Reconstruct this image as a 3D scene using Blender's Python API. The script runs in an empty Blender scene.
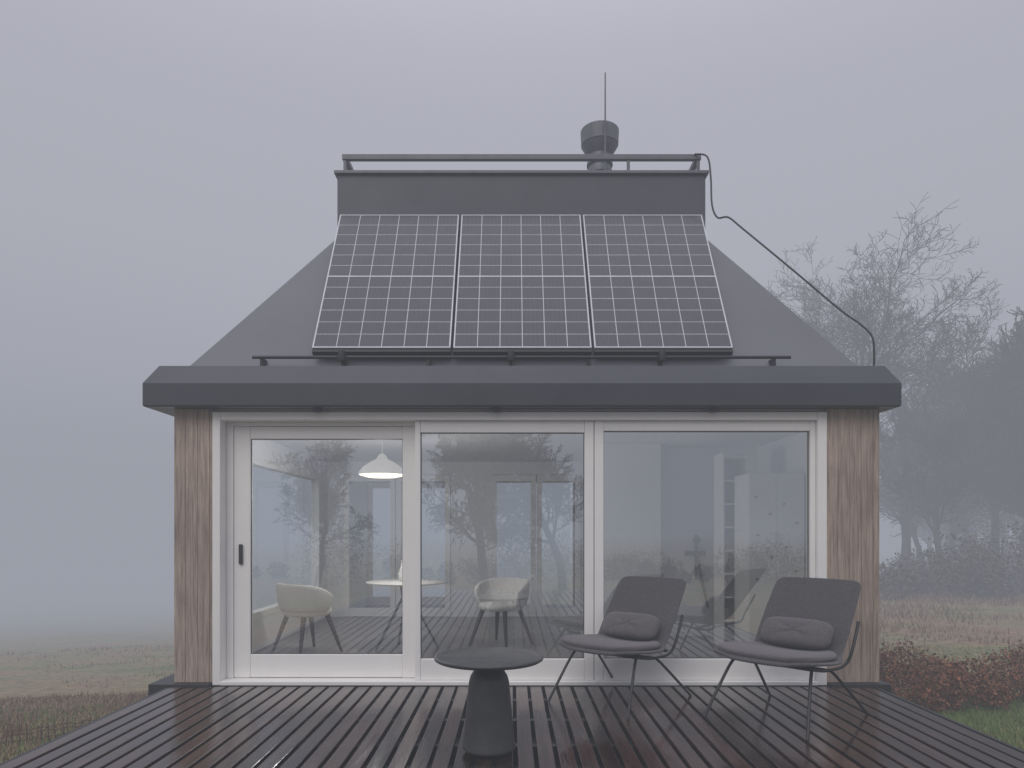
import bpy, math, random
import numpy as np
from mathutils import Vector, Matrix
random.seed(7)
R = math.radians
scene = bpy.context.scene
scene.view_settings.view_transform = 'Standard'
scene.view_settings.look = 'None'
scene.view_settings.exposure = 0

# ------------------------------------------------------------------ materials
def new_mat(name):
    m = bpy.data.materials.new(name); m.use_nodes = True
    nt = m.node_tree; nt.nodes.clear()
    out = nt.nodes.new('ShaderNodeOutputMaterial')
    return m, nt, out

def N(nt, t, **kw):
    n = nt.nodes.new(t)
    for k, v in kw.items():
        if k in n.inputs: n.inputs[k].default_value = v
        else: setattr(n, k, v)
    return n

def mat(name, col, col2=None, rough=0.6, metal=0.0, scale=4.0, stretch=(1,1,1), bump=0.0, bscale=None,
        island=0.0, rvar=0.0, spec=0.5, detail=6, coat=0.0, sheen=0.0, glow=0.0, stain=0.0):
    m, nt, out = new_mat(name)
    L = nt.links.new
    b = N(nt, 'ShaderNodeBsdfPrincipled')
    b.inputs['Metallic'].default_value = metal
    b.inputs['Specular IOR Level'].default_value = spec
    b.inputs['Coat Weight'].default_value = coat
    b.inputs['Coat Roughness'].default_value = 0.08
    b.inputs['Sheen Weight'].default_value = sheen
    if glow>0:
        b.inputs['Emission Color'].default_value=(1,0.9,0.78,1); b.inputs['Emission Strength'].default_value=glow
    tc = N(nt, 'ShaderNodeTexCoord')
    mp = N(nt, 'ShaderNodeMapping'); mp.inputs['Scale'].default_value = stretch
    L(tc.outputs['Object'], mp.inputs['Vector'])
    no = N(nt, 'ShaderNodeTexNoise'); no.inputs['Scale'].default_value = scale; no.inputs['Detail'].default_value = detail
    no.inputs['Roughness'].default_value = 0.65
    L(mp.outputs['Vector'], no.inputs['Vector'])
    if col2 is None: col2 = tuple(c*0.8 for c in col)
    ramp = N(nt, 'ShaderNodeValToRGB')
    ramp.color_ramp.elements[0].position = 0.3; ramp.color_ramp.elements[1].position = 0.7
    ramp.color_ramp.elements[0].color = (*col, 1); ramp.color_ramp.elements[1].color = (*col2, 1)
    L(no.outputs['Fac'], ramp.inputs['Fac'])
    csock = ramp.outputs['Color']
    if stain > 0:
        ns = N(nt, 'ShaderNodeTexNoise'); ns.inputs['Scale'].default_value = 1.3; ns.inputs['Detail'].default_value = 5
        L(tc.outputs['Object'], ns.inputs['Vector'])
        ms = N(nt, 'ShaderNodeMapRange'); ms.inputs['From Min'].default_value = 0.35; ms.inputs['From Max'].default_value = 0.65
        ms.inputs['To Min'].default_value = 1-stain; ms.inputs['To Max'].default_value = 1+stain
        L(ns.outputs['Fac'], ms.inputs['Value'])
        vs_ = N(nt, 'ShaderNodeVectorMath', operation='SCALE'); L(csock, vs_.inputs[0]); L(ms.outputs['Result'], vs_.inputs['Scale'])
        csock = vs_.outputs['Vector']
    if island > 0:
        g = N(nt, 'ShaderNodeNewGeometry')
        mr = N(nt, 'ShaderNodeMapRange')
        mr.inputs['To Min'].default_value = 1 - island; mr.inputs['To Max'].default_value = 1 + island
        L(g.outputs['Random Per Island'], mr.inputs['Value'])
        vm = N(nt, 'ShaderNodeVectorMath', operation='SCALE')
        L(csock, vm.inputs[0]); L(mr.outputs['Result'], vm.inputs['Scale'])
        csock = vm.outputs['Vector']
        ad = N(nt, 'ShaderNodeVectorMath', operation='SCALE'); ad.inputs[0].default_value = (37, 51, 43)
        L(g.outputs['Random Per Island'], ad.inputs['Scale'])
        L(ad.outputs['Vector'], mp.inputs['Location'])
    L(csock, b.inputs['Base Color'])
    if rvar > 0:
        n2 = N(nt, 'ShaderNodeTexNoise'); n2.inputs['Scale'].default_value = scale*0.6; n2.inputs['Detail'].default_value = 5
        L(mp.outputs['Vector'], n2.inputs['Vector'])
        mr2 = N(nt, 'ShaderNodeMapRange')
        mr2.inputs['From Min'].default_value = 0.3; mr2.inputs['From Max'].default_value = 0.7
        mr2.inputs['To Min'].default_value = max(0.02, rough-rvar); mr2.inputs['To Max'].default_value = rough+rvar
        L(n2.outputs['Fac'], mr2.inputs['Value']); L(mr2.outputs['Result'], b.inputs['Roughness'])
    else:
        b.inputs['Roughness'].default_value = rough
    if bump > 0:
        n3 = N(nt, 'ShaderNodeTexNoise'); n3.inputs['Scale'].default_value = bscale or scale*3; n3.inputs['Detail'].default_value = 4
        L(mp.outputs['Vector'], n3.inputs['Vector'])
        bp = N(nt, 'ShaderNodeBump'); bp.inputs['Strength'].default_value = bump; bp.inputs['Distance'].default_value = 0.01
        L(n3.outputs['Fac'], bp.inputs['Height']); L(bp.outputs['Normal'], b.inputs['Normal'])
    L(b.outputs[0], out.inputs['Surface'])
    return m

def glass_mat(name, refl, tint):
    m, nt, out = new_mat(name); L = nt.links.new
    t = N(nt, 'ShaderNodeBsdfTransparent'); t.inputs['Color'].default_value = (*tint, 1)
    g = N(nt, 'ShaderNodeBsdfGlossy'); g.inputs['Roughness'].default_value = 0.0
    g.inputs['Color'].default_value = (0.95, 0.97, 1, 1)
    fr = N(nt, 'ShaderNodeFresnel'); fr.inputs['IOR'].default_value = 1.5
    ma = N(nt, 'ShaderNodeMath', operation='MULTIPLY_ADD'); ma.inputs[1].default_value = 0.8; ma.inputs[2].default_value = refl
    ma.use_clamp = True
    L(fr.outputs[0], ma.inputs[0])
    mx = N(nt, 'ShaderNodeMixShader'); L(ma.outputs[0], mx.inputs[0]); L(t.outputs[0], mx.inputs[1]); L(g.outputs[0], mx.inputs[2])
    L(mx.outputs[0], out.inputs['Surface'])
    return m

def emit_mat(name, col, s):
    m, nt, out = new_mat(name)
    e = N(nt, 'ShaderNodeEmission'); e.inputs['Color'].default_value = (*col, 1); e.inputs['Strength'].default_value = s
    nt.links.new(e.outputs[0], out.inputs['Surface']); return m

M = {}
M['clad'] = mat('weathered_timber', (0.50,0.395,0.32), (0.20,0.150,0.122), 0.8, scale=6, stretch=(8,8,0.45), bump=0.6, island=0.12, stain=0.22)
M['deckw'] = mat('wet_deck_timber', (0.060,0.031,0.024), (0.018,0.010,0.009), 0.13, scale=3, stretch=(9,0.8,9), bump=0.14, island=0.4, rvar=0.09, spec=0.65, stain=0.3)
M['roof'] = mat('roof_membrane', (0.150,0.155,0.170), (0.128,0.133,0.147), 0.55, scale=1.3, rvar=0.1, bump=0.05, bscale=30, stain=0.06)
M['fascia'] = mat('dark_sheet_metal', (0.050,0.054,0.066), (0.040,0.043,0.053), 0.36, scale=2.5, rvar=0.08, bump=0.04, bscale=12, stain=0.06)
M['boxm'] = mat('box_sheet_metal', (0.072,0.076,0.090), (0.060,0.064,0.076), 0.5, scale=2.0, rvar=0.08, stain=0.05)
M['galv'] = mat('painted_steel', (0.15,0.155,0.172), (0.105,0.11,0.123), 0.45, scale=8)
M['dark'] = mat('black_steel', (0.018,0.018,0.02), (0.014,0.014,0.016), 0.45, scale=10)
M['white'] = mat('white_lacquered_wood', (0.87,0.85,0.82), (0.83,0.81,0.785), 0.45, scale=3, rvar=0.05)
M['plaster'] = mat('interior_plaster', (0.84,0.84,0.85), (0.81,0.81,0.82), 0.85, scale=2)
M['floor'] = mat('interior_floor', (0.36,0.33,0.30), (0.28,0.25,0.23), 0.45, scale=3, stretch=(5,1,1))
M['glass'] = glass_mat('window_glass', 0.36, (0.90,0.94,0.96))
M['glass2'] = glass_mat('rear_window_glass', 0.05, (0.92,0.95,0.95))
M['pvcell'] = mat('pv_cells', (0.050,0.052,0.060), (0.034,0.036,0.046), 0.25, scale=6, spec=0.5, coat=0.25)
M['pvline'] = mat('pv_lines', (0.62,0.63,0.65), (0.52,0.53,0.55), 0.45, scale=8)
M['pvbus'] = mat('pv_busbars', (0.14,0.145,0.16), (0.12,0.125,0.14), 0.4, scale=8)
M['alu'] = mat('anodised_aluminium', (0.60,0.61,0.64), (0.50,0.51,0.54), 0.4, metal=0.2, scale=8)
M['fabric'] = mat('grey_rope_fabric', (0.094,0.090,0.094), (0.055,0.053,0.056), 0.95, scale=70, bump=0.9, bscale=140, sheen=0.15)
M['cushion'] = mat('cushion_fabric', (0.125,0.112,0.117), (0.088,0.079,0.083), 0.95, scale=60, bump=0.6, bscale=150, sheen=0.2)
M['table'] = mat('table_powder_coat', (0.060,0.060,0.060), (0.038,0.038,0.040), 0.42, scale=9, bump=0.2, bscale=120, rvar=0.12, stain=0.2)
M['bark'] = mat('bark', (0.060,0.048,0.042), (0.035,0.029,0.027), 0.9, scale=6, bump=0.4)
M['twigs'] = mat('distant_bark', (0.095,0.066,0.052), (0.05,0.042,0.038), 0.9, scale=3)
M['leaf_br'] = mat('dry_leaves', (0.15,0.085,0.055), (0.09,0.07,0.04), 0.8, scale=0.4, island=0.5)
M['leaf_red'] = mat('russet_leaves', (0.25,0.072,0.035), (0.12,0.085,0.035), 0.8, scale=1.6, island=0.5)
M['leaf_ev'] = mat('evergreen_leaves', (0.075,0.065,0.035), (0.11,0.06,0.038), 0.8, scale=0.5, island=0.5)
M['grass'] = mat('grass_blades', (0.13,0.24,0.055), (0.19,0.23,0.08), 0.7, scale=1.1, island=0.4)
M['dgrass'] = mat('dry_grass_blades', (0.30,0.21,0.13), (0.20,0.115,0.08), 0.8, scale=0.7, island=0.4)
M['cream'] = mat('cream_upholstery', (0.74,0.72,0.69), (0.68,0.66,0.63), 0.9, scale=20)
M['wood_dk'] = mat('dark_walnut', (0.05,0.035,0.027), (0.035,0.024,0.018), 0.5, scale=10)
M['stake'] = mat('fence_wood', (0.22,0.15,0.11), (0.14,0.10,0.075), 0.85, scale=20)
M['tan'] = mat('tan_knobs', (0.42,0.36,0.30), None, 0.6)
M['lampshade'] = mat('lamp_shade_opal', (0.8,0.8,0.8), None, 0.4, glow=0.35)
M['lampglow'] = emit_mat('lamp_diffuser', (1.0, 0.82, 0.58), 3.2)
M['chrome'] = mat('shower_metal', (0.03,0.03,0.033), None, 0.4, metal=0.2)

# ------------------------------------------------------------------ mesh helpers
class MB:
    def __init__(s): s.v=[]; s.f=[]; s.smooth=[]
    def add(s, vs, fs, sm=False):
        o=len(s.v); s.v += [tuple(v) for v in vs]; s.f += [tuple(i+o for i in f) for f in fs]; s.smooth += [sm]*len(fs)
    def box(s, x0,x1,y0,y1,z0,z1):
        vs=[(x0,y0,z0),(x1,y0,z0),(x1,y1,z0),(x0,y1,z0),(x0,y0,z1),(x1,y0,z1),(x1,y1,z1),(x0,y1,z1)]
        s.add(vs,[(0,3,2,1),(4,5,6,7),(0,1,5,4),(1,2,6,5),(2,3,7,6),(3,0,4,7)])
    def tube(s, pts, rad, n=10, sm=True):
        pts=[Vector(p) for p in pts]; k=len(pts)
        rads = rad if isinstance(rad,(list,tuple)) else [rad]*k
        vs=[]; up=Vector((0.13,0.21,0.97)).normalized(); prev=None
        for i,p in enumerate(pts):
            d = (pts[min(i+1,k-1)]-pts[max(i-1,0)]).normalized()
            if prev is None:
                a = d.cross(up)
                if a.length<1e-3: a=d.cross(Vector((1,0,0)))
            else: a = prev - d*prev.dot(d)
            a.normalize(); prev=a; b=d.cross(a)
            for j in range(n):
                t=2*math.pi*j/n
                vs.append(p+(a*math.cos(t)+b*math.sin(t))*rads[i])
        fs=[]
        for i in range(k-1):
            for j in range(n):
                fs.append((i*n+j,i*n+(j+1)%n,(i+1)*n+(j+1)%n,(i+1)*n+j))
        s.add(vs,fs,sm)
        s.add(vs[:n],[tuple(range(n))[::-1]]); s.add(vs[-n:],[tuple(range(n))])
    def lathe(s, prof, c=(0,0,0), n=48, sm=True):
        vs=[]; 
        for (r,z) in prof:
            for j in range(n):
                t=2*math.pi*j/n; vs.append((c[0]+r*math.cos(t),c[1]+r*math.sin(t),c[2]+z))
        fs=[]
        for i in range(len(prof)-1):
            for j in range(n): fs.append((i*n+j,i*n+(j+1)%n,(i+1)*n+(j+1)%n,(i+1)*n+j))
        s.add(vs,fs,sm)
        s.add(vs[:n],[tuple(range(n))[::-1]]); s.add(vs[-n:],[tuple(range(n))])
    def rings(s, rs, cap0=False, cap1=False):
        vs=[]
        for (x0,x1,y0,y1,z) in rs: vs += [(x0,y0,z),(x1,y0,z),(x1,y1,z),(x0,y1,z)]
        fs=[]
        for i in range(len(rs)-1):
            for j in range(4): fs.append((i*4+j,i*4+(j+1)%4,(i+1)*4+(j+1)%4,(i+1)*4+j))
        if cap0: fs.append((3,2,1,0))
        if cap1: k=(len(rs)-1)*4; fs.append((k,k+1,k+2,k+3))
        s.add(vs,fs)
    def obj(s, name, m, parent=None, bevel=0, sub=0, loc=None):
        me=bpy.data.meshes.new(name); me.from_pydata(s.v,[],s.f)
        me.polygons.foreach_set('use_smooth', s.smooth); me.materials.append(m); me.update()
        o=bpy.data.objects.new(name,me); scene.collection.objects.link(o)
        if parent: o.parent=parent
        if loc: o.location=loc
        if bevel:
            b=o.modifiers.new('bevel','BEVEL'); b.width=bevel; b.segments=2; b.limit_method='ANGLE'; b.harden_normals=False
        if sub:
            b=o.modifiers.new('sub','SUBSURF'); b.levels=sub; b.render_levels=sub
        return o

def smooth_path(pts, per=6):
    P=[Vector(p) for p in pts]; out=[]
    for i in range(len(P)-1):
        p0=P[max(i-1,0)];p1=P[i];p2=P[i+1];p3=P[min(i+2,len(P)-1)]
        for j in range(per):
            t=j/per
            out.append(0.5*((2*p1)+(p2-p0)*t+(2*p0-5*p1+4*p2-p3)*t*t+(3*p1-p0-3*p2+p3)*t*t*t))
    out.append(P[-1]); return out

def empty(name, loc=(0,0,0), rz=0):
    e=bpy.data.objects.new(name,None); e.location=loc; e.rotation_euler=(0,0,rz); e.empty_display_size=0.3
    scene.collection.objects.link(e); return e

def np_mesh(name, V, F, m, smooth=False):
    me=bpy.data.meshes.new(name); V=np.asarray(V,dtype=np.float32); F=np.asarray(F,dtype=np.int32)
    k=F.shape[1]
    me.vertices.add(len(V)); me.vertices.foreach_set('co',V.ravel())
    me.loops.add(F.size); me.loops.foreach_set('vertex_index',F.ravel())
    me.polygons.add(len(F)); me.polygons.foreach_set('loop_start',np.arange(0,F.size,k,dtype=np.int32))
    if smooth: me.polygons.foreach_set('use_smooth',np.ones(len(F),dtype=bool))
    me.materials.append(m); me.update(calc_edges=True); me.validate()
    o=bpy.data.objects.new(name,me); scene.collection.objects.link(o); return o

# ------------------------------------------------------------------ terrain
def gh(x,y):
    x=np.asarray(x,dtype=float); y=np.asarray(y,dtype=float)
    t=np.clip((x+6)/12,0,1); t=t*t*(3-2*t)
    sl=0.135*(1-t)+0.05*t
    yy=np.clip(y+1,0,None); yy=150*(1-np.exp(-yy/150))
    z=-0.38-sl*yy
    z=z-0.025*np.clip(-x-4,0,60)
    far=np.clip((np.hypot(x,y)-5)/20,0,1)
    z=z+far*(0.10*np.sin(x*0.21+1.3)*np.cos(y*0.17)+0.04*np.sin(x*0.53+y*0.41))
    z=z+0.02*np.sin(x*2.1+0.4*y)*np.sin(y*1.7+0.3)
    return z
n=261
u=np.linspace(-1,1,n); c=np.sign(u)*(18*np.abs(u)+382*np.abs(u)**3.2)
X,Y=np.meshgrid(c,c,indexing='ij'); Z=gh(X,Y)
V=np.stack([X,Y,Z],-1).reshape(-1,3)
idx=np.arange(n*n).reshape(n,n)
F=np.stack([idx[:-1,:-1],idx[1:,:-1],idx[1:,1:],idx[:-1,1:]],-1).reshape(-1,4)
m,nt,out=new_mat('meadow'); L=nt.links.new
b=N(nt,'ShaderNodeBsdfPrincipled'); b.inputs['Roughness'].default_value=0.95; b.inputs['Specular IOR Level'].default_value=0.15
g=N(nt,'ShaderNodeNewGeometry')
n1=N(nt,'ShaderNodeTexNoise'); n1.inputs['Scale'].default_value=0.35; n1.inputs['Detail'].default_value=8; n1.inputs['Roughness'].default_value=0.7
n2=N(nt,'ShaderNodeTexNoise'); n2.inputs['Scale'].default_value=7; n2.inputs['Detail'].default_value=6
L(g.outputs['Position'],n1.inputs['Vector']); L(g.outputs['Position'],n2.inputs['Vector'])
r1=N(nt,'ShaderNodeValToRGB'); e=r1.color_ramp.elements
e[0].position=0.36; e[0].color=(0.15,0.17,0.075,1); e[1].position=0.66; e[1].color=(0.27,0.175,0.12,1)
x=e.new(0.5); x.color=(0.235,0.20,0.115,1)
L(n1.outputs['Fac'],r1.inputs['Fac'])
mr=N(nt,'ShaderNodeMapRange'); mr.inputs['From Min'].default_value=0.3; mr.inputs['From Max'].default_value=0.7; mr.inputs['To Min'].default_value=0.6; mr.inputs['To Max'].default_value=1.3
L(n2.outputs['Fac'],mr.inputs['Value'])
vm=N(nt,'ShaderNodeVectorMath',operation='SCALE'); L(r1.outputs['Color'],vm.inputs[0]); L(mr.outputs['Result'],vm.inputs['Scale'])
L(vm.outputs['Vector'],b.inputs['Base Color'])
bp=N(nt,'ShaderNodeBump'); bp.inputs['Strength'].default_value=0.6; bp.inputs['Distance'].default_value=0.05
L(n2.outputs['Fac'],bp.inputs['Height']); L(bp.outputs['Normal'],b.inputs['Normal']); L(b.outputs[0],out.inputs['Surface'])
np_mesh('ground',V,F,m,True)

# ------------------------------------------------------------------ grass, leaves
rng=np.random.default_rng(3)
def blades(name,x,y,h,w,m):
    k=len(x); z=gh(x,y)-0.01
    a=rng.uniform(0,2*np.pi,k); dx=np.cos(a)*w; dy=np.sin(a)*w
    lx=rng.normal(0,0.35,k)*h; ly=rng.normal(0,0.35,k)*h
    P=np.stack([np.stack([x-dx,y-dy,z],-1),np.stack([x+dx,y+dy,z],-1),np.stack([x+lx,y+ly,z+h],-1)],1).reshape(-1,3)
    return P,np.arange(3*k).reshape(-1,3)
def region(k,x0,x1,y0,y1): return rng.uniform(x0,x1,k),rng.uniform(y0,y1,k)
xs,ys=[],[]
for (k,x0,x1,y0,y1) in [(16000,-7,-2.86,-2.2,3),(52000,3.0,6.5,-2.4,1.6),(12000,4,10,1.6,6)]:
    a,b2=region(k,x0,x1,y0,y1); xs.append(a); ys.append(b2)
x=np.concatenate(xs); y=np.concatenate(ys)
P,Fc=blades('g',x,y,rng.uniform(0.03,0.09,len(x)),0.004+0.0*x,M['grass'])
np_mesh('grass',P,Fc,M['grass'])
xs,ys=[],[]
for (k,x0,x1,y0,y1) in [(34000,-7.5,-2.95,-1.6,4.2),(12000,-26,-4,3,22),(26000,5,26,4,26)]:
    a,b2=region(k,x0,x1,y0,y1)
    keep=(np.sin(a*0.9+1)*np.cos(b2*0.7)+np.sin(a*2.3+b2*1.9)*0.5)>-0.15
    if x0==-7.5: keep|=(rng.uniform(0,1,k)<0.5)
    if x0==-26: keep&=(rng.uniform(0,1,k)<0.5)
    xs.append(a[keep]); ys.append(b2[keep])
x=np.concatenate(xs); y=np.concatenate(ys); dd=np.hypot(x,y+5.7)
hh=rng.uniform(0.05,0.15,len(x))*np.where(x>0,0.5+dd/20,0.50+dd/60)
P,Fc=blades('g',x,y,hh,0.003+dd*0.0006,M['dgrass'])
np_mesh('dry_grass',P,Fc,M['dgrass'])

def leaf_quads(C,size):
    k=len(C); a=rng.normal(size=(k,3)); a/=np.linalg.norm(a,axis=1)[:,None]
    b3=rng.normal(size=(k,3)); b3=np.cross(a,b3); b3/=np.linalg.norm(b3,axis=1)[:,None]
    s=(size*rng.uniform(0.6,1.3,k))[:,None]
    P=np.stack([C-a*s,C+b3*s*0.6,C+a*s,C-b3*s*0.6],1).reshape(-1,3)
    return P,np.arange(4*k).reshape(-1,4)
def clumps(centres,radii,per,squash=0.8):
    out=[]
    for c0,r0 in zip(centres,radii):
        k=int(per); d=rng.normal(size=(k,3)); d/=np.linalg.norm(d,axis=1)[:,None]
        rr=r0*rng.uniform(0.25,1,k)**0.5*(1+0.25*np.sin(d[:,0]*5+c0[0]*3)*np.cos(d[:,2]*4+c0[1]))
        p=d*rr[:,None]; p[:,2]*=squash; out.append(p+np.array(c0))
    return np.concatenate(out)
cs=[];rs=[]
for i in range(150):
    x0=random.uniform(3.5,11); y0=1.0+random.uniform(-0.3,1.5)+(x0-4)*0.10
    r0=random.uniform(0.12,0.26); cs.append((x0,y0,float(gh(x0,y0))+r0*random.uniform(0.7,1.5))); rs.append(r0)
C=clumps(cs,rs,330,0.95)
P,Fc=leaf_quads(C,np.full(len(C),0.019)); np_mesh('russet_hedge',P,Fc,M['leaf_red'])

# ------------------------------------------------------------------ trees
def tree_segments(seed,height,levels=4,spread=1.0,trunk=0.3,dens=1.0,upt=0.10,r0=None):
    rg=random.Random(seed); segs=[]
    r0=r0 or height*0.018
    def grow(p,d,length,r,lv):
        ns=[8,5,4,3,2][lv]
        rend=r*0.25 if lv==0 else r*0.35
        for i in range(ns):
            j=0.10 if lv==0 else 0.24
            d=(d+Vector((rg.gauss(0,j),rg.gauss(0,j),rg.gauss(0,j*0.7)+upt*(0.6 if lv else 0.3)))).normalized()
            q=p+d*(length/ns)*rg.uniform(0.85,1.15)
            ra=r+(rend-r)*i/ns; rb=r+(rend-r)*(i+1)/ns
            segs.append((*p,*q,ra,rb,lv)); p=q
            if lv<levels and (lv>0 or i>=ns*trunk):
                kk=[2.2,2.0,1.9,1.8][lv]*dens; kk=int(kk)+(1 if rg.random()<kk-int(kk) else 0)
                for _ in range(kk):
                    ax=d.orthogonal().normalized(); ax.rotate(Matrix.Rotation(rg.uniform(0,6.28),3,d))
                    an=R(rg.uniform(28,62))*spread
                    nd=(d*math.cos(an)+ax*math.sin(an)).normalized()
                    ln=length*rg.uniform(0.38,0.62)*(1-0.35*i/ns)*(1.0 if lv else 0.95)
                    grow(p.copy(),nd,ln,max(rb*rg.uniform(0.45,0.65),0.0035),lv+1)
    grow(Vector((0,0,-0.2)),Vector((rg.gauss(0,.05),rg.gauss(0,.05),1)).normalized(),height*0.78,r0,0)
    A=np.array(segs); 
    top=A[:,5].max(); A[:,:6]*=height/top; return A
def seg_mesh(A,minr=0.0):
    p=A[:,0:3]; q=A[:,3:6]; d=q-p; ln=np.linalg.norm(d,axis=1)[:,None]; d=d/np.maximum(ln,1e-6)
    ref=np.where(np.abs(d[:,2:3])>0.9,np.array([[1.,0,0]]),np.array([[0,0,1.]]))
    a=np.cross(d,ref); a/=np.linalg.norm(a,axis=1)[:,None]; b4=np.cross(d,a)
    Vs=[];Fs=[];off=0
    for big in (True,False):
        sel=(A[:,8]<=1) if big else (A[:,8]>1)
        if not sel.any(): continue
        n=7 if big else 3
        t=np.arange(n)*2*np.pi/n
        ring=a[sel][:,None,:]*np.cos(t)[None,:,None]+b4[sel][:,None,:]*np.sin(t)[None,:,None]
        ra=np.maximum(A[sel,6],minr)[:,None,None]; rb=np.maximum(A[sel,7],minr)[:,None,None]
        v0=p[sel][:,None,:]+ring*ra; v1=q[sel][:,None,:]+ring*rb
        V=np.concatenate([v0,v1],1); k=len(V)
        base=np.arange(k)[:,None]*2*n+off
        j=np.arange(n); jn=(j+1)%n
        F=np.stack([base+j,base+jn,base+n+jn,base+n+j],-1).reshape(-1,4)
        Vs.append(V.reshape(-1,3)); Fs.append(F); off+=k*2*n
    return np.concatenate(Vs),np.concatenate(Fs)
def place_tree(name,A,x,y,rot=0,s=1.0,m=None,minr=0.0):
    V,F=seg_mesh(A,minr); o=np_mesh(name,V,F,m or M['bark'],True)
    o.location=(x,y,float(gh(x,y))); o.rotation_euler=(0,0,rot); o.scale=(s,s,s); return o
place_tree('bare_tree',tree_segments(11,17.0,4,1.0),15.6,27,0.4,1.0,minr=0.011)
place_tree('bare_tree',tree_segments(5,20.0,4,1.0),12.4,30,2.0,1.0,minr=0.012)
place_tree('bare_tree',tree_segments(23,15.5,4,1.0),21.0,31,1.0,1.0,minr=0.011)
# bare trees behind the viewpoint (they show in the window reflections)
place_tree('bare_tree',tree_segments(31,5.3,4,1.0,trunk=0.25,dens=1.1,r0=0.15),-0.70,-12.5,0.3,1.0,minr=0.010)
place_tree('bare_tree',tree_segments(47,5.6,4,1.05,trunk=0.25,dens=1.1,r0=0.14),1.45,-13.4,1.3,1.0,minr=0.010)
place_tree('bare_tree',tree_segments(53,5.0,4,1.0,trunk=0.2,dens=1.0,r0=0.11),-5.9,-14.5,2.3,1.0,minr=0.009)
base=[tree_segments(100+i,12,3,0.9,trunk=0.2,dens=1.35) for i in range(5)]
Vs=[];Fs=[];off=0
rg=random.Random(9)
pts=[]
for i in range(54):
    y0=rg.uniform(25,60); x0=(y0+5.7)*rg.uniform(0.60,0.98)
    pts.append((x0,y0))
for (x0,y0) in pts:
    A=base[rg.randrange(5)].copy(); V,F=seg_mesh(A,0.018)
    s=rg.uniform(0.75,1.15)*(0.72+0.38*min(1,max(0,(x0/(y0+5.7)-0.58)/0.14)))*(1+(y0-24)/90); a=rg.uniform(0,6.28)
    ca,sa=math.cos(a)*s,math.sin(a)*s
    V2=np.stack([V[:,0]*ca-V[:,1]*sa+x0,V[:,0]*sa+V[:,1]*ca+y0,V[:,2]*s+float(gh(x0,y0))],-1)
    Vs.append(V2);Fs.append(F+off);off+=len(V)
np_mesh('distant_trees',np.concatenate(Vs),np.concatenate(Fs),M['twigs'])
cs=[];rs=[]
for i in range(200):
    y0=rg.uniform(18,46); x0=(y0+5.7)*rg.uniform(0.54,1.0)
    r0=rg.uniform(0.5,1.4)*(0.6+0.5*min(1,max(0,(x0/(y0+5.7)-0.55)/0.15))); cs.append((x0,y0,float(gh(x0,y0))+r0*rg.uniform(0.4,1.4))); rs.append(r0)
C=clumps(cs,rs,330,1.1); P,Fc=leaf_quads(C,np.full(len(C),0.075)); np_mesh('undergrowth',P,Fc,M['leaf_ev'])
cs=[];rs=[]
for i in range(150):
    y0=rg.uniform(26,48); x0=(y0+5.7)*rg.uniform(0.62,0.98)
    r0=rg.uniform(0.8,2.0); cs.append((x0,y0,rg.uniform(1.0,9))); rs.append(r0)
C=clumps(cs,rs,190,0.9); P,Fc=leaf_quads(C,np.full(len(C),0.065)); np_mesh('woodland_foliage',P,Fc,M['leaf_br'])
cs=[];rs=[]
for i in range(150):
    x0=rg.uniform(-18,16); y0=-17+rg.uniform(-2.5,2)
    r0=rg.uniform(0.35,0.75)*(1+0.5*math.sin(x0*0.8)); cs.append((x0,y0,float(gh(x0,y0))+r0*rg.uniform(0.4,1.3))); rs.append(r0)
C=clumps(cs,rs,380,1.0); P,Fc=leaf_quads(C,np.full(len(C),0.035)); np_mesh('shrubs',P,Fc,M['leaf_ev'])

# ------------------------------------------------------------------ deck
mb=MB(); x=-2.80; i=0
dr=random.Random(4)
while x<2.95:
    cuts=[-9.0,-9.0+dr.uniform(2.0,4.0),-2.9+dr.uniform(-0.9,0.9),-0.065]
    for a,b5 in zip(cuts[:-1],cuts[1:]):
        dz=dr.uniform(-0.0015,0.0015); jx=dr.uniform(-0.0015,0.0015); mb.box(x+jx,x+0.092+jx,a+0.002,b5-0.002,-0.028+dz,dz)
    x+=0.118
deck=empty('wooden_deck')
mb.obj('boards',M['deckw'],deck,bevel=0.004)
mb=MB()
for k in range(16): mb.box(-2.78,2.93,-8.8+k*0.56,-8.74+k*0.56,-0.15,-0.032)
mb.box(-2.83,-2.805,-9,-0.07,-0.17,-0.002); mb.box(2.975,3.0,-9,-0.07,-0.17,-0.002)
for k in range(6):
    for xx in (-2.6,0,2.7): mb.box(xx-0.06,xx+0.06,-8.6+k*1.6,-8.48+k*1.6,-0.9,-0.152)
mb.box(-2.80,2.95,-8.9,-0.07,-0.36,-0.34)
mb.obj('joists',M['dark'],deck)
mb=MB(); x=-2.80
while x<2.95:
    for k in range(8,16):
        for sx in (0.02,0.072):
            cx_,cy_=x+sx,-8.77+k*0.56
            mb.add([(cx_+0.0035*math.cos(t*math.pi/3),cy_+0.0035*math.sin(t*math.pi/3),0.0022) for t in range(6)],[tuple(range(6))])
    x+=0.118
mb.obj('screws',M['galv'],deck)

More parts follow.
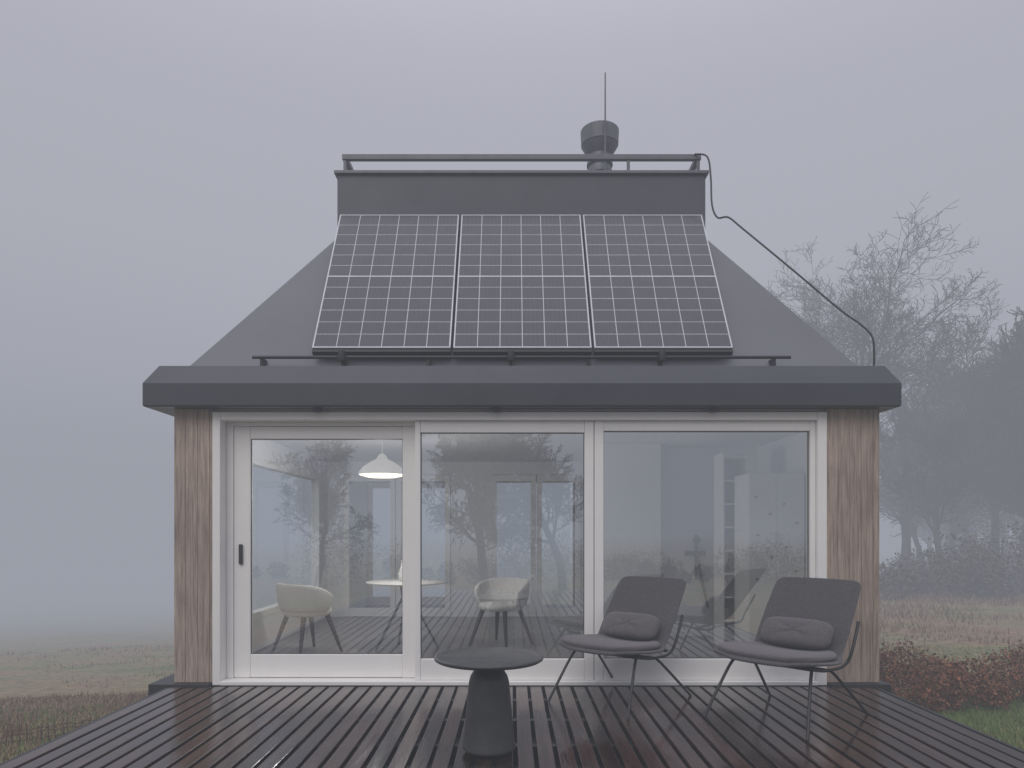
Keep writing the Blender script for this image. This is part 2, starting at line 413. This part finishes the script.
# ------------------------------------------------------------------ house
H=empty('timber_cabin')
HX0,HX1,HY1=-2.817,3.067,6.0
mb=MB(); mb.box(-2.75,3.0,0.0,5.95,-1.5,-0.002); mb.obj('plinth',M['dark'],H)
mb=MB()
mb.box(-3.0,-2.50,-0.062,0.35,-0.17,0.018); mb.box(2.63,3.13,-0.062,0.35,-0.17,0.018)
mb.obj('corner_footings',M['dark'],H,bevel=0.004)
mb=MB(); pw=0.098
def planks_front(xa,xb,y0,y1):
    x=xa
    while x<xb-0.02:
        w=min(pw,xb-x-0.003); mb.box(x+0.0012,x+w-0.0012,y0+random.uniform(0,0.003),y1,0.02,2.30); x+=pw
planks_front(HX0,-2.492,0.0,0.03); planks_front(2.619,HX1,0.0,0.03)
def planks_side(x0,x1,ops):
    y=0.032
    while y<HY1-0.03:
        w=pw
        segs=[(0.02,2.30)]
        for (a,b6,z0,z1) in ops:
            if y+w>a and y<b6: segs=[(0.02,z0),(z1,2.30)]
        for s0,s1 in segs: mb.box(x0,x1,y+0.002,y+w-0.002,s0,s1)
        y+=pw
planks_side(HX0,HX0+0.03,[(0.9,3.9,0.35,2.05)]); planks_side(HX1-0.03,HX1,[])
x=HX0+0.032
while x<HX1-0.13:
    inop=(x+pw>-2.45 and x<-0.9) or (x+pw>-0.3 and x<1.0)
    for s0,s1 in ([(2.1,2.30)] if inop else [(0.02,2.30)]): mb.box(x+0.002,x+pw-0.002,HY1-0.03,HY1,s0,s1)
    x+=pw
mb.obj('timber_cladding',M['clad'],H,bevel=0.0015)
mb=MB()
xl0,xl1=HX0+0.031,-2.70; xr0,xr1=2.95,HX1-0.031
mb.box(xl0,xl1,0.031,0.9,0.0,2.29); mb.box(xl0,xl1,3.9,5.96,0.0,2.29)
mb.box(xl0,xl1,0.9,3.9,0.0,0.35); mb.box(xl0,xl1,0.9,3.9,2.05,2.29)
mb.box(xr0,xr1,0.031,5.96,0.0,2.29)
mb.box(xl1,-2.495,0.031,0.2,0.0,2.29); mb.box(2.622,xr0,0.031,0.2,0.0,2.29)
mb.box(xl1,-2.45,4.3,5.966,0.0,2.29) 
mb.box(-2.45,-0.9,4.3,4.45,2.1,2.29); mb.box(-0.9,-0.3,4.3,4.45,0.0,2.29); mb.box(-0.3,1.0,4.3,4.45,2.1,2.29); mb.box(1.0,xr0,4.3,4.45,0.0,2.29)
mb.box(-0.9,-0.78,4.45,5.966,0,2.29)
mb.obj('interior_walls',M['plaster'],H)
mb=MB(); mb.box(xl0,xr1,0.05,5.96,2.292,2.36); mb.obj('ceiling',M['plaster'],H)
mb=MB(); mb.box(xl1,xr0,0.12,5.96,0.0,0.02); mb.obj('interior_floor',M['floor'],H)
mb=MB()
mb.box(1.02,1.72,2.2,2.32,0.022,2.29)
mb.box(1.60,1.72,2.322,2.98,0.022,2.29); mb.box(1.721,xr0,2.5,2.58,0.022,2.29)
mb.obj('bathroom_walls',M['plaster'],H)
cab=empty('white_cabinet'); mb=MB()
mb.box(2.375,2.652,1.15,1.6,0.05,1.86); mb.box(2.655,2.93,1.152,1.6,0.05,1.86)
mb.obj('carcass',M['white'],cab,bevel=0.003)
mb=MB()
for (hx,hz) in ((2.44,1.62),(2.58,1.45),(2.46,1.24),(2.6,1.02),(2.45,0.8),(2.72,1.55),(2.85,1.36),(2.74,1.12),(2.84,0.88)):
    mb.tube([(hx,1.149,hz),(hx,1.125,hz)],0.013)
mb.obj('wall_hooks',M['tan'],cab)
sh=empty('shelf_unit'); mb=MB()
mb.box(2.26,2.275,1.62,1.95,0.03,2.12); mb.box(2.51,2.53,1.62,1.95,0.03,2.12); mb.box(2.276,2.509,1.93,1.95,0.03,2.12)
for k in range(9): mb.box(2.276,2.509,1.63,1.929,0.06+k*0.25,0.078+k*0.25)
mb.obj('boards',M['white'],sh)
mb=MB()
for (a,z,h,w_) in ((2.29,0.328,0.12,0.07),(2.36,0.828,0.10,0.09),(2.30,1.078,0.14,0.06),(2.38,1.578,0.09,0.08),(2.29,1.328,0.06,0.16)):
    mb.box(a,a+w_,1.70,1.82,z+0.001,z+h)
mb.obj('stored_items',M['tan'],sh,bevel=0.004)
so=empty('wall_shower'); mb=MB()
sx0,sy0=2.20,2.498
mb.tube([(sx0,sy0-0.03,1.22),(sx0,sy0-0.03,0.70)],0.014)
mb.tube([(sx0,sy0-0.03,1.20),(sx0-0.02,sy0-0.12,1.22),(sx0-0.03,sy0-0.17,1.17)],[0.015,0.02,0.05])
mb.box(sx0-0.13,sx0+0.10,sy0-0.07,sy0-0.002,0.99,1.04)
hose=[(sx0-0.02,sy0-0.06,0.99)]+[(sx0-0.02+0.15*math.sin(t*math.pi),sy0-0.07,0.99-0.68*math.sin(t*math.pi)+0.12*t) for t in np.linspace(0.05,1,18)]
mb.tube(hose,0.011); mb.obj('fittings',M['chrome'],so)

mb=MB()
Bx=mb.box
Bx(-2.49,-2.425,-0.02,0.19,0.0,2.273); Bx(2.54,2.617,-0.02,0.19,0.0,2.273)
Bx(-2.424,2.539,-0.02,0.19,2.205,2.272); Bx(-2.424,2.539,-0.03,0.19,0.0,0.032)
Bx(-2.424,-2.365,0.10,0.188,0.034,2.204); Bx(-2.364,-0.80,0.10,0.188,2.172,2.204)
Bx(-0.812,-0.767,0.02,0.10,0.034,2.204); Bx(0.608,0.684,0.02,0.10,0.034,2.204)
Bx(-0.766,0.607,0.024,0.10,2.107,2.204); Bx(-0.766,0.607,0.024,0.10,0.034,0.21)
Bx(0.690,0.767,0.02,0.10,0.034,2.204); Bx(2.495,2.539,0.02,0.10,0.034,2.204)
Bx(0.768,2.494,0.024,0.10,2.12,2.204); Bx(0.768,2.494,0.024,0.10,0.034,0.21)
mb.obj('window_frame',M['white'],H,bevel=0.004)
mb=MB(); Bx=mb.box
Bx(-2.362,-2.225,0.11,0.17,0.036,2.170); Bx(-0.93,-0.814,0.105,0.17,0.036,2.170)
Bx(-2.224,-0.931,0.112,0.17,2.065,2.168); Bx(-2.224,-0.931,0.112,0.17,0.038,0.232)
mb.obj('sliding_door_leaf',M['white'],H,bevel=0.004)
mb=MB(); mb.box(-2.315,-2.285,0.085,0.109,1.00,1.17); mb.obj('door_handle',M['dark'],H,bevel=0.006)
mb=MB()
def gask(x0,x1,z0,z1,y):
    t=0.005
    mb.box(x0,x1,y-0.006,y-0.002,z1-t,z1); mb.box(x0,x1,y-0.006,y-0.002,z0,z0+t)
    mb.box(x0,x0+t,y-0.006,y-0.002,z0+t,z1-t); mb.box(x1-t,x1,y-0.006,y-0.002,z0+t,z1-t)
gask(-2.224,-0.931,0.233,2.064,0.138); gask(-0.766,0.607,0.211,2.106,0.06); gask(0.768,2.494,0.211,2.119,0.058)
mb.obj('gaskets',M['dark'],H)
def pane(name,x0,x1,y,z0,z1,m,axis='x'):
    mb=MB()
    if axis=='x': mb.add([(x0,y,z0),(x1,y,z0),(x1,y,z1),(x0,y,z1)],[(0,1,2,3)])
    else: mb.add([(y,x0,z0),(y,x1,z0),(y,x1,z1),(y,x0,z1)],[(0,1,2,3)])
    mb.obj(name,m,H)
pane('glass_sliding',-2.23,-0.925,0.14,0.225,2.07,M['glass']); pane('glass_middle',-0.77,0.61,0.062,0.2,2.11,M['glass']); pane('glass_fixed',0.76,2.5,0.06,0.2,2.125,M['glass'])
mb=MB(); Bx=mb.box
Bx(-2.80,-2.69,0.902,0.97,0.352,2.048); Bx(-2.80,-2.69,3.83,3.898,0.352,2.048); Bx(-2.80,-2.69,0.972,3.828,0.352,0.42); Bx(-2.80,-2.69,0.972,3.828,1.98,2.048)
Bx(-2.44,-2.37,5.9,5.96,0.03,2.09); Bx(-1.70,-1.62,5.9,5.96,0.03,2.09); Bx(-0.98,-0.905,5.9,5.96,0.03,2.09); Bx(-2.368,-1.702,5.9,5.96,2.0,2.09);Bx(-1.618,-0.982,5.9,5.96,2.0,2.09); Bx(-2.368,-1.702,5.9,5.96,0.03,0.16);Bx(-1.618,-0.982,5.9,5.96,0.03,0.16)
for a,b7 in ((-2.45,-1.70),(-1.69,-0.9),(-0.3,0.35),(0.36,1.0)):
    Bx(a+0.002,a+0.075,4.26,4.33,0.03,2.09); Bx(b7-0.075,b7-0.002,4.26,4.33,0.03,2.09); Bx(a+0.076,b7-0.076,4.262,4.33,2.0,2.09); Bx(a+0.076,b7-0.076,4.262,4.33,0.03,0.15)
mb.obj('rear_window_frames',M['white'],H)
pane('glass_side',0.95,3.85,-2.75,0.4,2.0,M['glass2'],'y')
pane('glass_rear',-2.4,-0.95,5.93,0.1,2.05,M['glass2']); pane('glass_rear_b',-0.29,0.99,5.96,0.0,2.1,M['glass2'])

# roof
mb=MB()
mb.rings([(-2.70,2.95,0.12,5.88,2.31),(-2.99,3.15,-0.14,6.14,2.292),(-3.0,3.163,-0.15,6.15,2.302),(-3.0,3.163,-0.15,6.15,2.482),(-2.91,3.075,-0.06,6.06,2.645),(-2.70,2.90,0.16,5.84,2.652)],cap0=True)
mb.obj('eaves_fascia',M['fascia'],H,bevel=0.004)
mb=MB()
mb.rings([(-2.76,2.96,0.10,5.90,2.62),(-2.76,2.96,0.10,5.90,2.66),(-1.716,1.90,1.0,5.0,4.15)])
mb.obj('roof_slopes',M['roof'],H,bevel=0.006)
mb=MB(); mb.rings([(-1.712,1.896,1.004,4.996,4.10),(-1.712,1.896,1.004,4.996,4.775)],cap1=True)
mb.obj('roof_box',M['boxm'],H)
mb=MB(); mb.box(-1.74,1.925,0.975,5.025,4.776,4.806); mb.obj('roof_box_cap',M['galv'],H,bevel=0.004)
mb=MB()
mb.box(-1.675,1.865,1.035,1.085,4.945,4.995)
mb.box(-1.675,-1.625,1.087,4.9,4.945,4.993); mb.box(1.815,1.865,1.087,4.9,4.945,4.993)
for xx in (-1.65,1.15,1.84):
    mb.box(xx-0.014,xx+0.014,1.045,1.075,4.807,4.944)
for xx in (-1.65,1.84):
    for y0 in (2.3,3.6,4.85): mb.box(xx-0.014,xx+0.014,y0,y0+0.03,4.807,4.944)
mb.obj('roof_rail',M['galv'],H,bevel=0.003)
mb=MB()
cx,cy=0.975,1.9
mb.lathe([(0.16,4.80),(0.16,4.85),(0.128,4.87),(0.128,5.50)],(cx,cy,0),40)
for z in (4.93,5.03,5.13,5.23,5.33): mb.lathe([(0.129,z),(0.143,z),(0.143,z+0.035),(0.129,z+0.035)],(cx,cy,0),40,False)
mb.lathe([(0.128,5.44),(0.135,5.45),(0.188,5.53),(0.200,5.56)],(cx,cy,0),40)
mb.lathe([(0.195,5.555),(0.205,5.56),(0.207,5.60),(0.210,5.66),(0.212,5.715),(0.205,5.725),(0.10,5.75),(0.02,5.755)],(cx,cy,0),40,False)
mb.tube([(cx+0.03,cy-0.15,4.8),(cx+0.03,cy-0.23,5.5),(cx+0.03,cy-0.23,6.22)],[0.010,0.010,0.007],8)
mb.obj('chimney_flue',M['galv'],H)
mb=MB(); mb.tube([(-2.17,0.02,2.735),(2.33,0.02,2.735)],0.014,10)
for xx in (-2.1,-1.42,-0.7,-0.01,0.65,1.25,2.2): mb.box(xx-0.010,xx+0.010,0.025,0.15,2.66,2.735)
for xx in (-1.42,-0.01,1.25): mb.lathe([(0.03,2.70),(0.035,2.73),(0.03,2.78)],(xx,0.0,0),12)
mb.obj('snow_guard',M['dark'],H)
mb=MB()
for xx in (-1.6,-0.13,1.66): mb.lathe([(0.035,2.262),(0.042,2.27),(0.042,2.291)],(xx,-0.07,0),16)
mb.obj('eaves_spotlights',M['dark'],H)
cp=[(1.80,1.03,4.99),(1.90,0.95,4.92),(1.925,0.92,4.70),(1.925,0.88,4.42),(1.96,0.82,4.27),(2.04,0.75,4.24),(2.15,0.66,4.09),(2.5,0.38,3.60),(2.80,0.15,3.18),(2.93,0.05,3.02),(2.99,-0.02,2.90),(2.995,-0.045,2.76),(2.99,-0.05,2.65)]
mb=MB(); mb.tube(smooth_path(cp,5),0.0085,8); mb.obj('lightning_conductor',M['dark'],H)

# ------------------------------------------------------------------ solar panels
ang=math.atan2(1.553,0.94); Lp=1.815; W=1.165
for k in range(3):
    x0=-1.684+k*1.1895
    e=empty('solar_panel',(x0,0.06,2.825)); e.rotation_euler=(ang,0,0)
    mb=MB(); f=0.012
    mb.box(0,W,0,f,-0.035,0.003); mb.box(0,W,Lp-f,Lp,-0.035,0.003); mb.box(0,f,f+.0005,Lp-f-.0005,-0.035,0.003); mb.box(W-f,W,f+.0005,Lp-f-.0005,-0.035,0.003)
    mb.obj('frame',M['alu'],e)
    mb=MB(); mb.box(f,W-f,f,Lp-f,-0.02,0.0); mb.obj('cells',M['pvcell'],e)
    mb=MB(); lw=0.0032
    for c0 in range(1,6):
        xx=f+(W-2*f)*c0/6; mb.box(xx-lw,xx+lw,f,Lp-f,0.0,0.0012)
    for r0 in range(1,12):
        yy=f+(Lp-2*f)*r0/12; w2=lw*2.4 if r0==6 else lw*0.85; mb.box(f,W-f,yy-w2,yy+w2,0.0002,0.0016)
    mb.obj('cell_grid',M['pvline'],e)
    mb=MB()
    for c0 in range(6):
        for t in range(1,5):
            xx=f+(W-2*f)*(c0+t/5)/6; mb.box(xx-0.0006,xx+0.0006,f,Lp-f,0.0,0.0008)
    mb.obj('busbars',M['pvbus'],e)
    mb=MB(); mb.box(0.0,W,-0.035,-0.002,-0.06,-0.01); mb.box(0.1,W-0.1,0.25,0.30,-0.14,-0.036); mb.box(0.1,W-0.1,1.45,1.5,-0.14,-0.036); mb.obj('mounting_rails',M['dark'],e)

# ------------------------------------------------------------------ lounge chairs
def shell(prof, nx=13):
    V=[];F=[]
    for (y,z,hw,lift,fwd) in prof:
        for i in range(nx):
            t=-1+2*i/(nx-1); V.append((t*hw,y-fwd*t*t,z+lift*t*t))
    for j in range(len(prof)-1):
        for i in range(nx-1): a=j*nx+i; F.append((a,a+1,a+nx+1,a+nx))
    return V,F
def lounge_chair(x,y,rz,s0=1.0):
    e=empty('lounge_chair',(x,y,0),rz); e.scale=(s0,s0,s0*0.985)
    rows=[(-0.345,0.400,0.18,0.0,-0.02),(-0.335,0.413,0.255,0.002,-0.04),(-0.29,0.420,0.335,0.006,-0.03),(-0.20,0.415,0.375,0.010,0),(-0.08,0.400,0.385,0.016,0),
          (0.05,0.375,0.365,0.03,0),(0.15,0.358,0.325,0.05,0.0),(0.215,0.372,0.305,0.05,0.03),(0.27,0.42,0.30,0.02,0.06),
          (0.318,0.49,0.305,0,0.07),(0.398,0.61,0.305,0,0.065),(0.478,0.73,0.302,0,0.055),(0.545,0.83,0.297,0,0.045),(0.567,0.865,0.290,0,0.04),(0.577,0.882,0.25,-0.002,0.03)]
    V,F=shell(rows); mb=MB(); mb.add(V,F,True)
    o=mb.obj('seat_shell',M['fabric'],e)
    s=o.modifiers.new('sol','SOLIDIFY'); s.thickness=0.022; s.offset=0
    s=o.modifiers.new('sub','SUBSURF'); s.levels=2; s.render_levels=2
    pr=[(-0.325,0.432,0.20,0,-0.02),(-0.30,0.444,0.28,0,-0.03),(-0.22,0.450,0.342,0,0),(-0.08,0.438,0.352,0.008,0),(0.06,0.415,0.33,0.02,0),(0.17,0.402,0.28,0.03,0),(0.20,0.405,0.2,0.03,0)]
    V,F=shell(pr); mb=MB(); mb.add(V,F,True); o=mb.obj('seat_pad',M['cushion'],e)
    s=o.modifiers.new('sol','SOLIDIFY'); s.thickness=0.045; s.offset=0
    s=o.modifiers.new('sub','SUBSURF'); s.levels=2; s.render_levels=2
    V=[];F=[];nu,nv=36,18
    a,bq,cq=0.235,0.105,0.06
    def sp(v,p): return math.copysign(abs(v)**p,v)
    for j in range(nv+1):
        ph=-math.pi/2+math.pi*j/nv
        for i in range(nu):
            th=2*math.pi*i/nu+math.pi/nu
            cxv=sp(math.cos(th),0.5); czv=sp(math.sin(th),0.5)
            cp_=abs(math.cos(ph))**0.55
            V.append((a*cxv*cp_,cq*sp(math.sin(ph),0.9)*(1-0.2*abs(cxv*czv)),bq*czv*cp_*(1-0.05*(1-abs(cxv)))))
    for j in range(nv):
        for i in range(nu): F.append((j*nu+i,j*nu+(i+1)%nu,(j+1)*nu+(i+1)%nu,(j+1)*nu+i))
    mb=MB(); mb.add(V,F,True); o=mb.obj('lumbar_cushion',M['cushion'],e,loc=(0.0,0.20,0.535)); o.rotation_euler=(R(-32),0,0)
    mb=MB(); r=0.0098
    for sx in (-1,1):
        mb.tube(smooth_path([(sx*0.25,-0.10,0.372),(sx*0.268,-0.17,0.325),(sx*0.335,-0.36,0.006)],4),r,10)
        mb.tube(smooth_path([(sx*0.25,0.10,0.335),(sx*0.27,0.17,0.295),(sx*0.335,0.50,0.006)],4),r,10)
        mb.tube(smooth_path([(sx*0.25,-0.14,0.372),(sx*0.255,0.0,0.345),(sx*0.25,0.14,0.33),(sx*0.28,0.28,0.345),(sx*0.31,0.325,0.44),(sx*0.312,0.42,0.62)],4),r,10)
    for yy,zz in ((-0.14,0.370),(0.11,0.333),(0.29,0.36)):
        mb.tube([(-0.255,yy,zz),(0.255,yy,zz)],r,10)
    mb.obj('steel_frame',M['dark'],e)
    return e
lounge_chair(0.78,-0.54,R(-42),1.04)
lounge_chair(1.85,-1.00,R(-48),1.07)

# ------------------------------------------------------------------ side table
e=empty('side_table',(-0.134,-1.72,0))
mb=MB(); mb.lathe([(0.02,0.528),(0.25,0.528),(0.30,0.533),(0.315,0.542),(0.318,0.550),(0.315,0.556),(0.306,0.560),(0.30,0.556),(0.02,0.5555)],n=72); mb.obj('top',M['table'],e)
mb=MB(); mb.lathe([(0.10,0.0),(0.12,0.006),(0.12,0.02),(0.150,0.022),(0.154,0.03),(0.154,0.04),(0.150,0.06),(0.143,0.12),(0.136,0.20),(0.129,0.28),(0.122,0.36),(0.117,0.41),(0.107,0.445),(0.088,0.475),(0.075,0.495),(0.075,0.527)],n=56); mb.obj('pedestal',M['table'],e)

# ------------------------------------------------------------------ interior furniture
def dining_chair(x,y,rz):
    e=empty('dining_chair',(x,y,0.02),rz)
    V=[];F=[];n1=28
    for j,(z,r,sh_) in enumerate([(0.44,0.235,0),(0.50,0.262,0),(0.60,0.278,1),(0.68,0.284,2),(0.73,0.284,3)]):
        for i in range(n1+1):
            t=-1+2*i/n1; a=math.pi/2+t*math.pi*0.62
            zz=z-(abs(t)**4)*0.13*(sh_/3.0)
            V.append((r*math.cos(a)*1.08,r*math.sin(a),zz))
    for j in range(4):
        for i in range(n1): a=j*(n1+1)+i; F.append((a,a+1,a+n1+2,a+n1+1))
    mb=MB(); mb.add(V,F,True); o=mb.obj('backrest',M['cream'],e); s=o.modifiers.new('s','SOLIDIFY'); s.thickness=0.04; s.offset=0
    s=o.modifiers.new('u','SUBSURF'); s.levels=1; s.render_levels=1
    mb=MB(); mb.lathe([(0.05,0.39),(0.22,0.392),(0.245,0.41),(0.25,0.44),(0.235,0.465),(0.05,0.47)],n=40); mb.obj('seat',M['cream'],e)
    mb=MB()
    for sx in (-1,1):
        for sy in (-1,1): mb.tube([(sx*0.15,sy*0.14,0.39),(sx*0.25,sy*0.25,0.0)],[0.027,0.014],10)
    mb.obj('legs',M['wood_dk'],e)
dining_chair(-2.12,1.38,R(140)); dining_chair(-0.12,1.85,R(-35))
e=empty('dining_table',(-1.12,1.6,0.02))
mb=MB(); mb.lathe([(0.02,0.70),(0.40,0.702),(0.43,0.71),(0.43,0.72),(0.02,0.722)],n=64); mb.obj('top',M['white'],e)
mb=MB()
for a in range(4):
    t=R(25+90*a); mb.tube([(0.07*math.cos(t),0.07*math.sin(t),0.70),(0.05*math.cos(t),0.05*math.sin(t),0.55),(0.34*math.cos(t),0.34*math.sin(t),0.0)],0.014,8)
mb.obj('legs',M['dark'],e)
e=empty('vase',(-1.16,1.6,0.743)); mb=MB(); mb.lathe([(0.03,0),(0.05,0.02),(0.055,0.08),(0.03,0.15),(0.022,0.2),(0.03,0.22)],n=32); mb.obj('body',M['white'],e)
e=empty('pendant_lamp',(-1.33,1.3,0))
mb=MB(); mb.lathe([(0.235,1.855),(0.24,1.862),(0.232,1.885),(0.19,1.935),(0.12,1.985),(0.06,2.015),(0.04,2.05),(0.02,2.07),(0.006,2.072)],n=48); mb.tube([(0,0,2.07),(0,0,2.29)],0.004,6); mb.obj('shade',M['lampshade'],e)
mb=MB(); mb.lathe([(0.01,1.825),(0.15,1.83),(0.215,1.847),(0.225,1.856),(0.01,1.858)],n=48); mb.obj('diffuser',M['lampglow'],e)
ld=bpy.data.lights.new('pendant_bulb','POINT'); ld.energy=36; ld.color=(1,0.96,0.92); ld.shadow_soft_size=0.15
lo=bpy.data.objects.new('pendant_bulb',ld); lo.location=(0,0,1.66); lo.parent=e; scene.collection.objects.link(lo)

# ------------------------------------------------------------------ low wattle fence on the left
mb=MB(); fr=random.Random(2)
P0=Vector((-4.35,-0.7,0)); P1=Vector((-3.45,1.9,0)); kk=44
for i in range(kk+1):
    p=P0.lerp(P1,i/kk); z=float(gh(p.x,p.y)); h=0.17+fr.uniform(-0.03,0.03)
    mb.tube([(p.x,p.y,z-0.05),(p.x+fr.gauss(0,.012),p.y+fr.gauss(0,.012),z+h)],0.0055,6)
for r_ in (0.05,0.10,0.14):
    mb.tube([(P0.lerp(P1,i/kk).x+(0.010 if i%2 else -0.010),P0.lerp(P1,i/kk).y,float(gh(P0.lerp(P1,i/kk).x,P0.lerp(P1,i/kk).y))+r_+fr.gauss(0,.006)) for i in range(kk+1)],0.004,5)
mb.obj('wattle_fence',M['stake'])

# ------------------------------------------------------------------ fog, sky, sun
FOG=(0.325,0.343,0.392); S=0.020
m,nt,out=new_mat('fog')
ab=N(nt,'ShaderNodeVolumeAbsorption'); ab.inputs['Color'].default_value=(0,0,0,1); ab.inputs['Density'].default_value=S
em=N(nt,'ShaderNodeEmission'); em.inputs['Color'].default_value=(*FOG,1); em.inputs['Strength'].default_value=S
ad=N(nt,'ShaderNodeAddShader'); nt.links.new(ab.outputs[0],ad.inputs[0]); nt.links.new(em.outputs[0],ad.inputs[1]); nt.links.new(ad.outputs[0],out.inputs['Volume'])
m.cycles.emission_sampling='NONE'
mb=MB(); mb.box(-395,395,-395,395,-60,19); mb.obj('fog',m)

w=bpy.data.worlds.new('World'); scene.world=w; w.use_nodes=True; nt=w.node_tree; nt.nodes.clear(); L=nt.links.new
out=nt.nodes.new('ShaderNodeOutputWorld'); bg=nt.nodes.new('ShaderNodeBackground'); bg.inputs['Strength'].default_value=0.1
sky=nt.nodes.new('ShaderNodeTexSky'); sky.sky_type='NISHITA'; sky.sun_disc=False
sky.sun_elevation=R(42); sky.sun_rotation=R(200); sky.dust_density=3
hs=nt.nodes.new('ShaderNodeHueSaturation'); hs.inputs['Saturation'].default_value=0.2
mx=nt.nodes.new('ShaderNodeMix'); mx.data_type='RGBA'; mx.inputs['Factor'].default_value=0.8
tc=nt.nodes.new('ShaderNodeTexCoord'); sx=nt.nodes.new('ShaderNodeSeparateXYZ'); L(tc.outputs['Generated'],sx.inputs[0])
mr=nt.nodes.new('ShaderNodeMapRange'); mr.interpolation_type='SMOOTHSTEP'
mr.inputs['From Min'].default_value=0.50; mr.inputs['From Max'].default_value=1.0; mr.inputs['To Min'].default_value=1.0; mr.inputs['To Max'].default_value=2.8
L(sx.outputs['Z'],mr.inputs['Value'])
vs=nt.nodes.new('ShaderNodeVectorMath'); vs.operation='SCALE'; vs.inputs[0].default_value=(5.95,5.85,6.75); L(mr.outputs['Result'],vs.inputs['Scale'])
L(sky.outputs[0],hs.inputs['Color']); L(hs.outputs[0],mx.inputs['A']); L(vs.outputs['Vector'],mx.inputs['B'])
L(mx.outputs['Result'],bg.inputs['Color']); L(bg.outputs[0],out.inputs['Surface'])

sd=bpy.data.lights.new('sun','SUN'); sd.energy=1.5; sd.angle=R(40); sd.color=(1.0,0.96,0.92)
so=bpy.data.objects.new('sun',sd); scene.collection.objects.link(so)
so.rotation_euler=(R(48),0,R(-20))

cd=bpy.data.cameras.new('camera'); cam=bpy.data.objects.new('camera',cd); scene.collection.objects.link(cam)
cam.location=(0,-5.69,1.29); cam.rotation_euler=(R(90),0,0); cd.lens=24; cd.sensor_width=36; cd.shift_y=0.1426
cd.clip_start=0.05; cd.clip_end=1500
scene.camera=cam
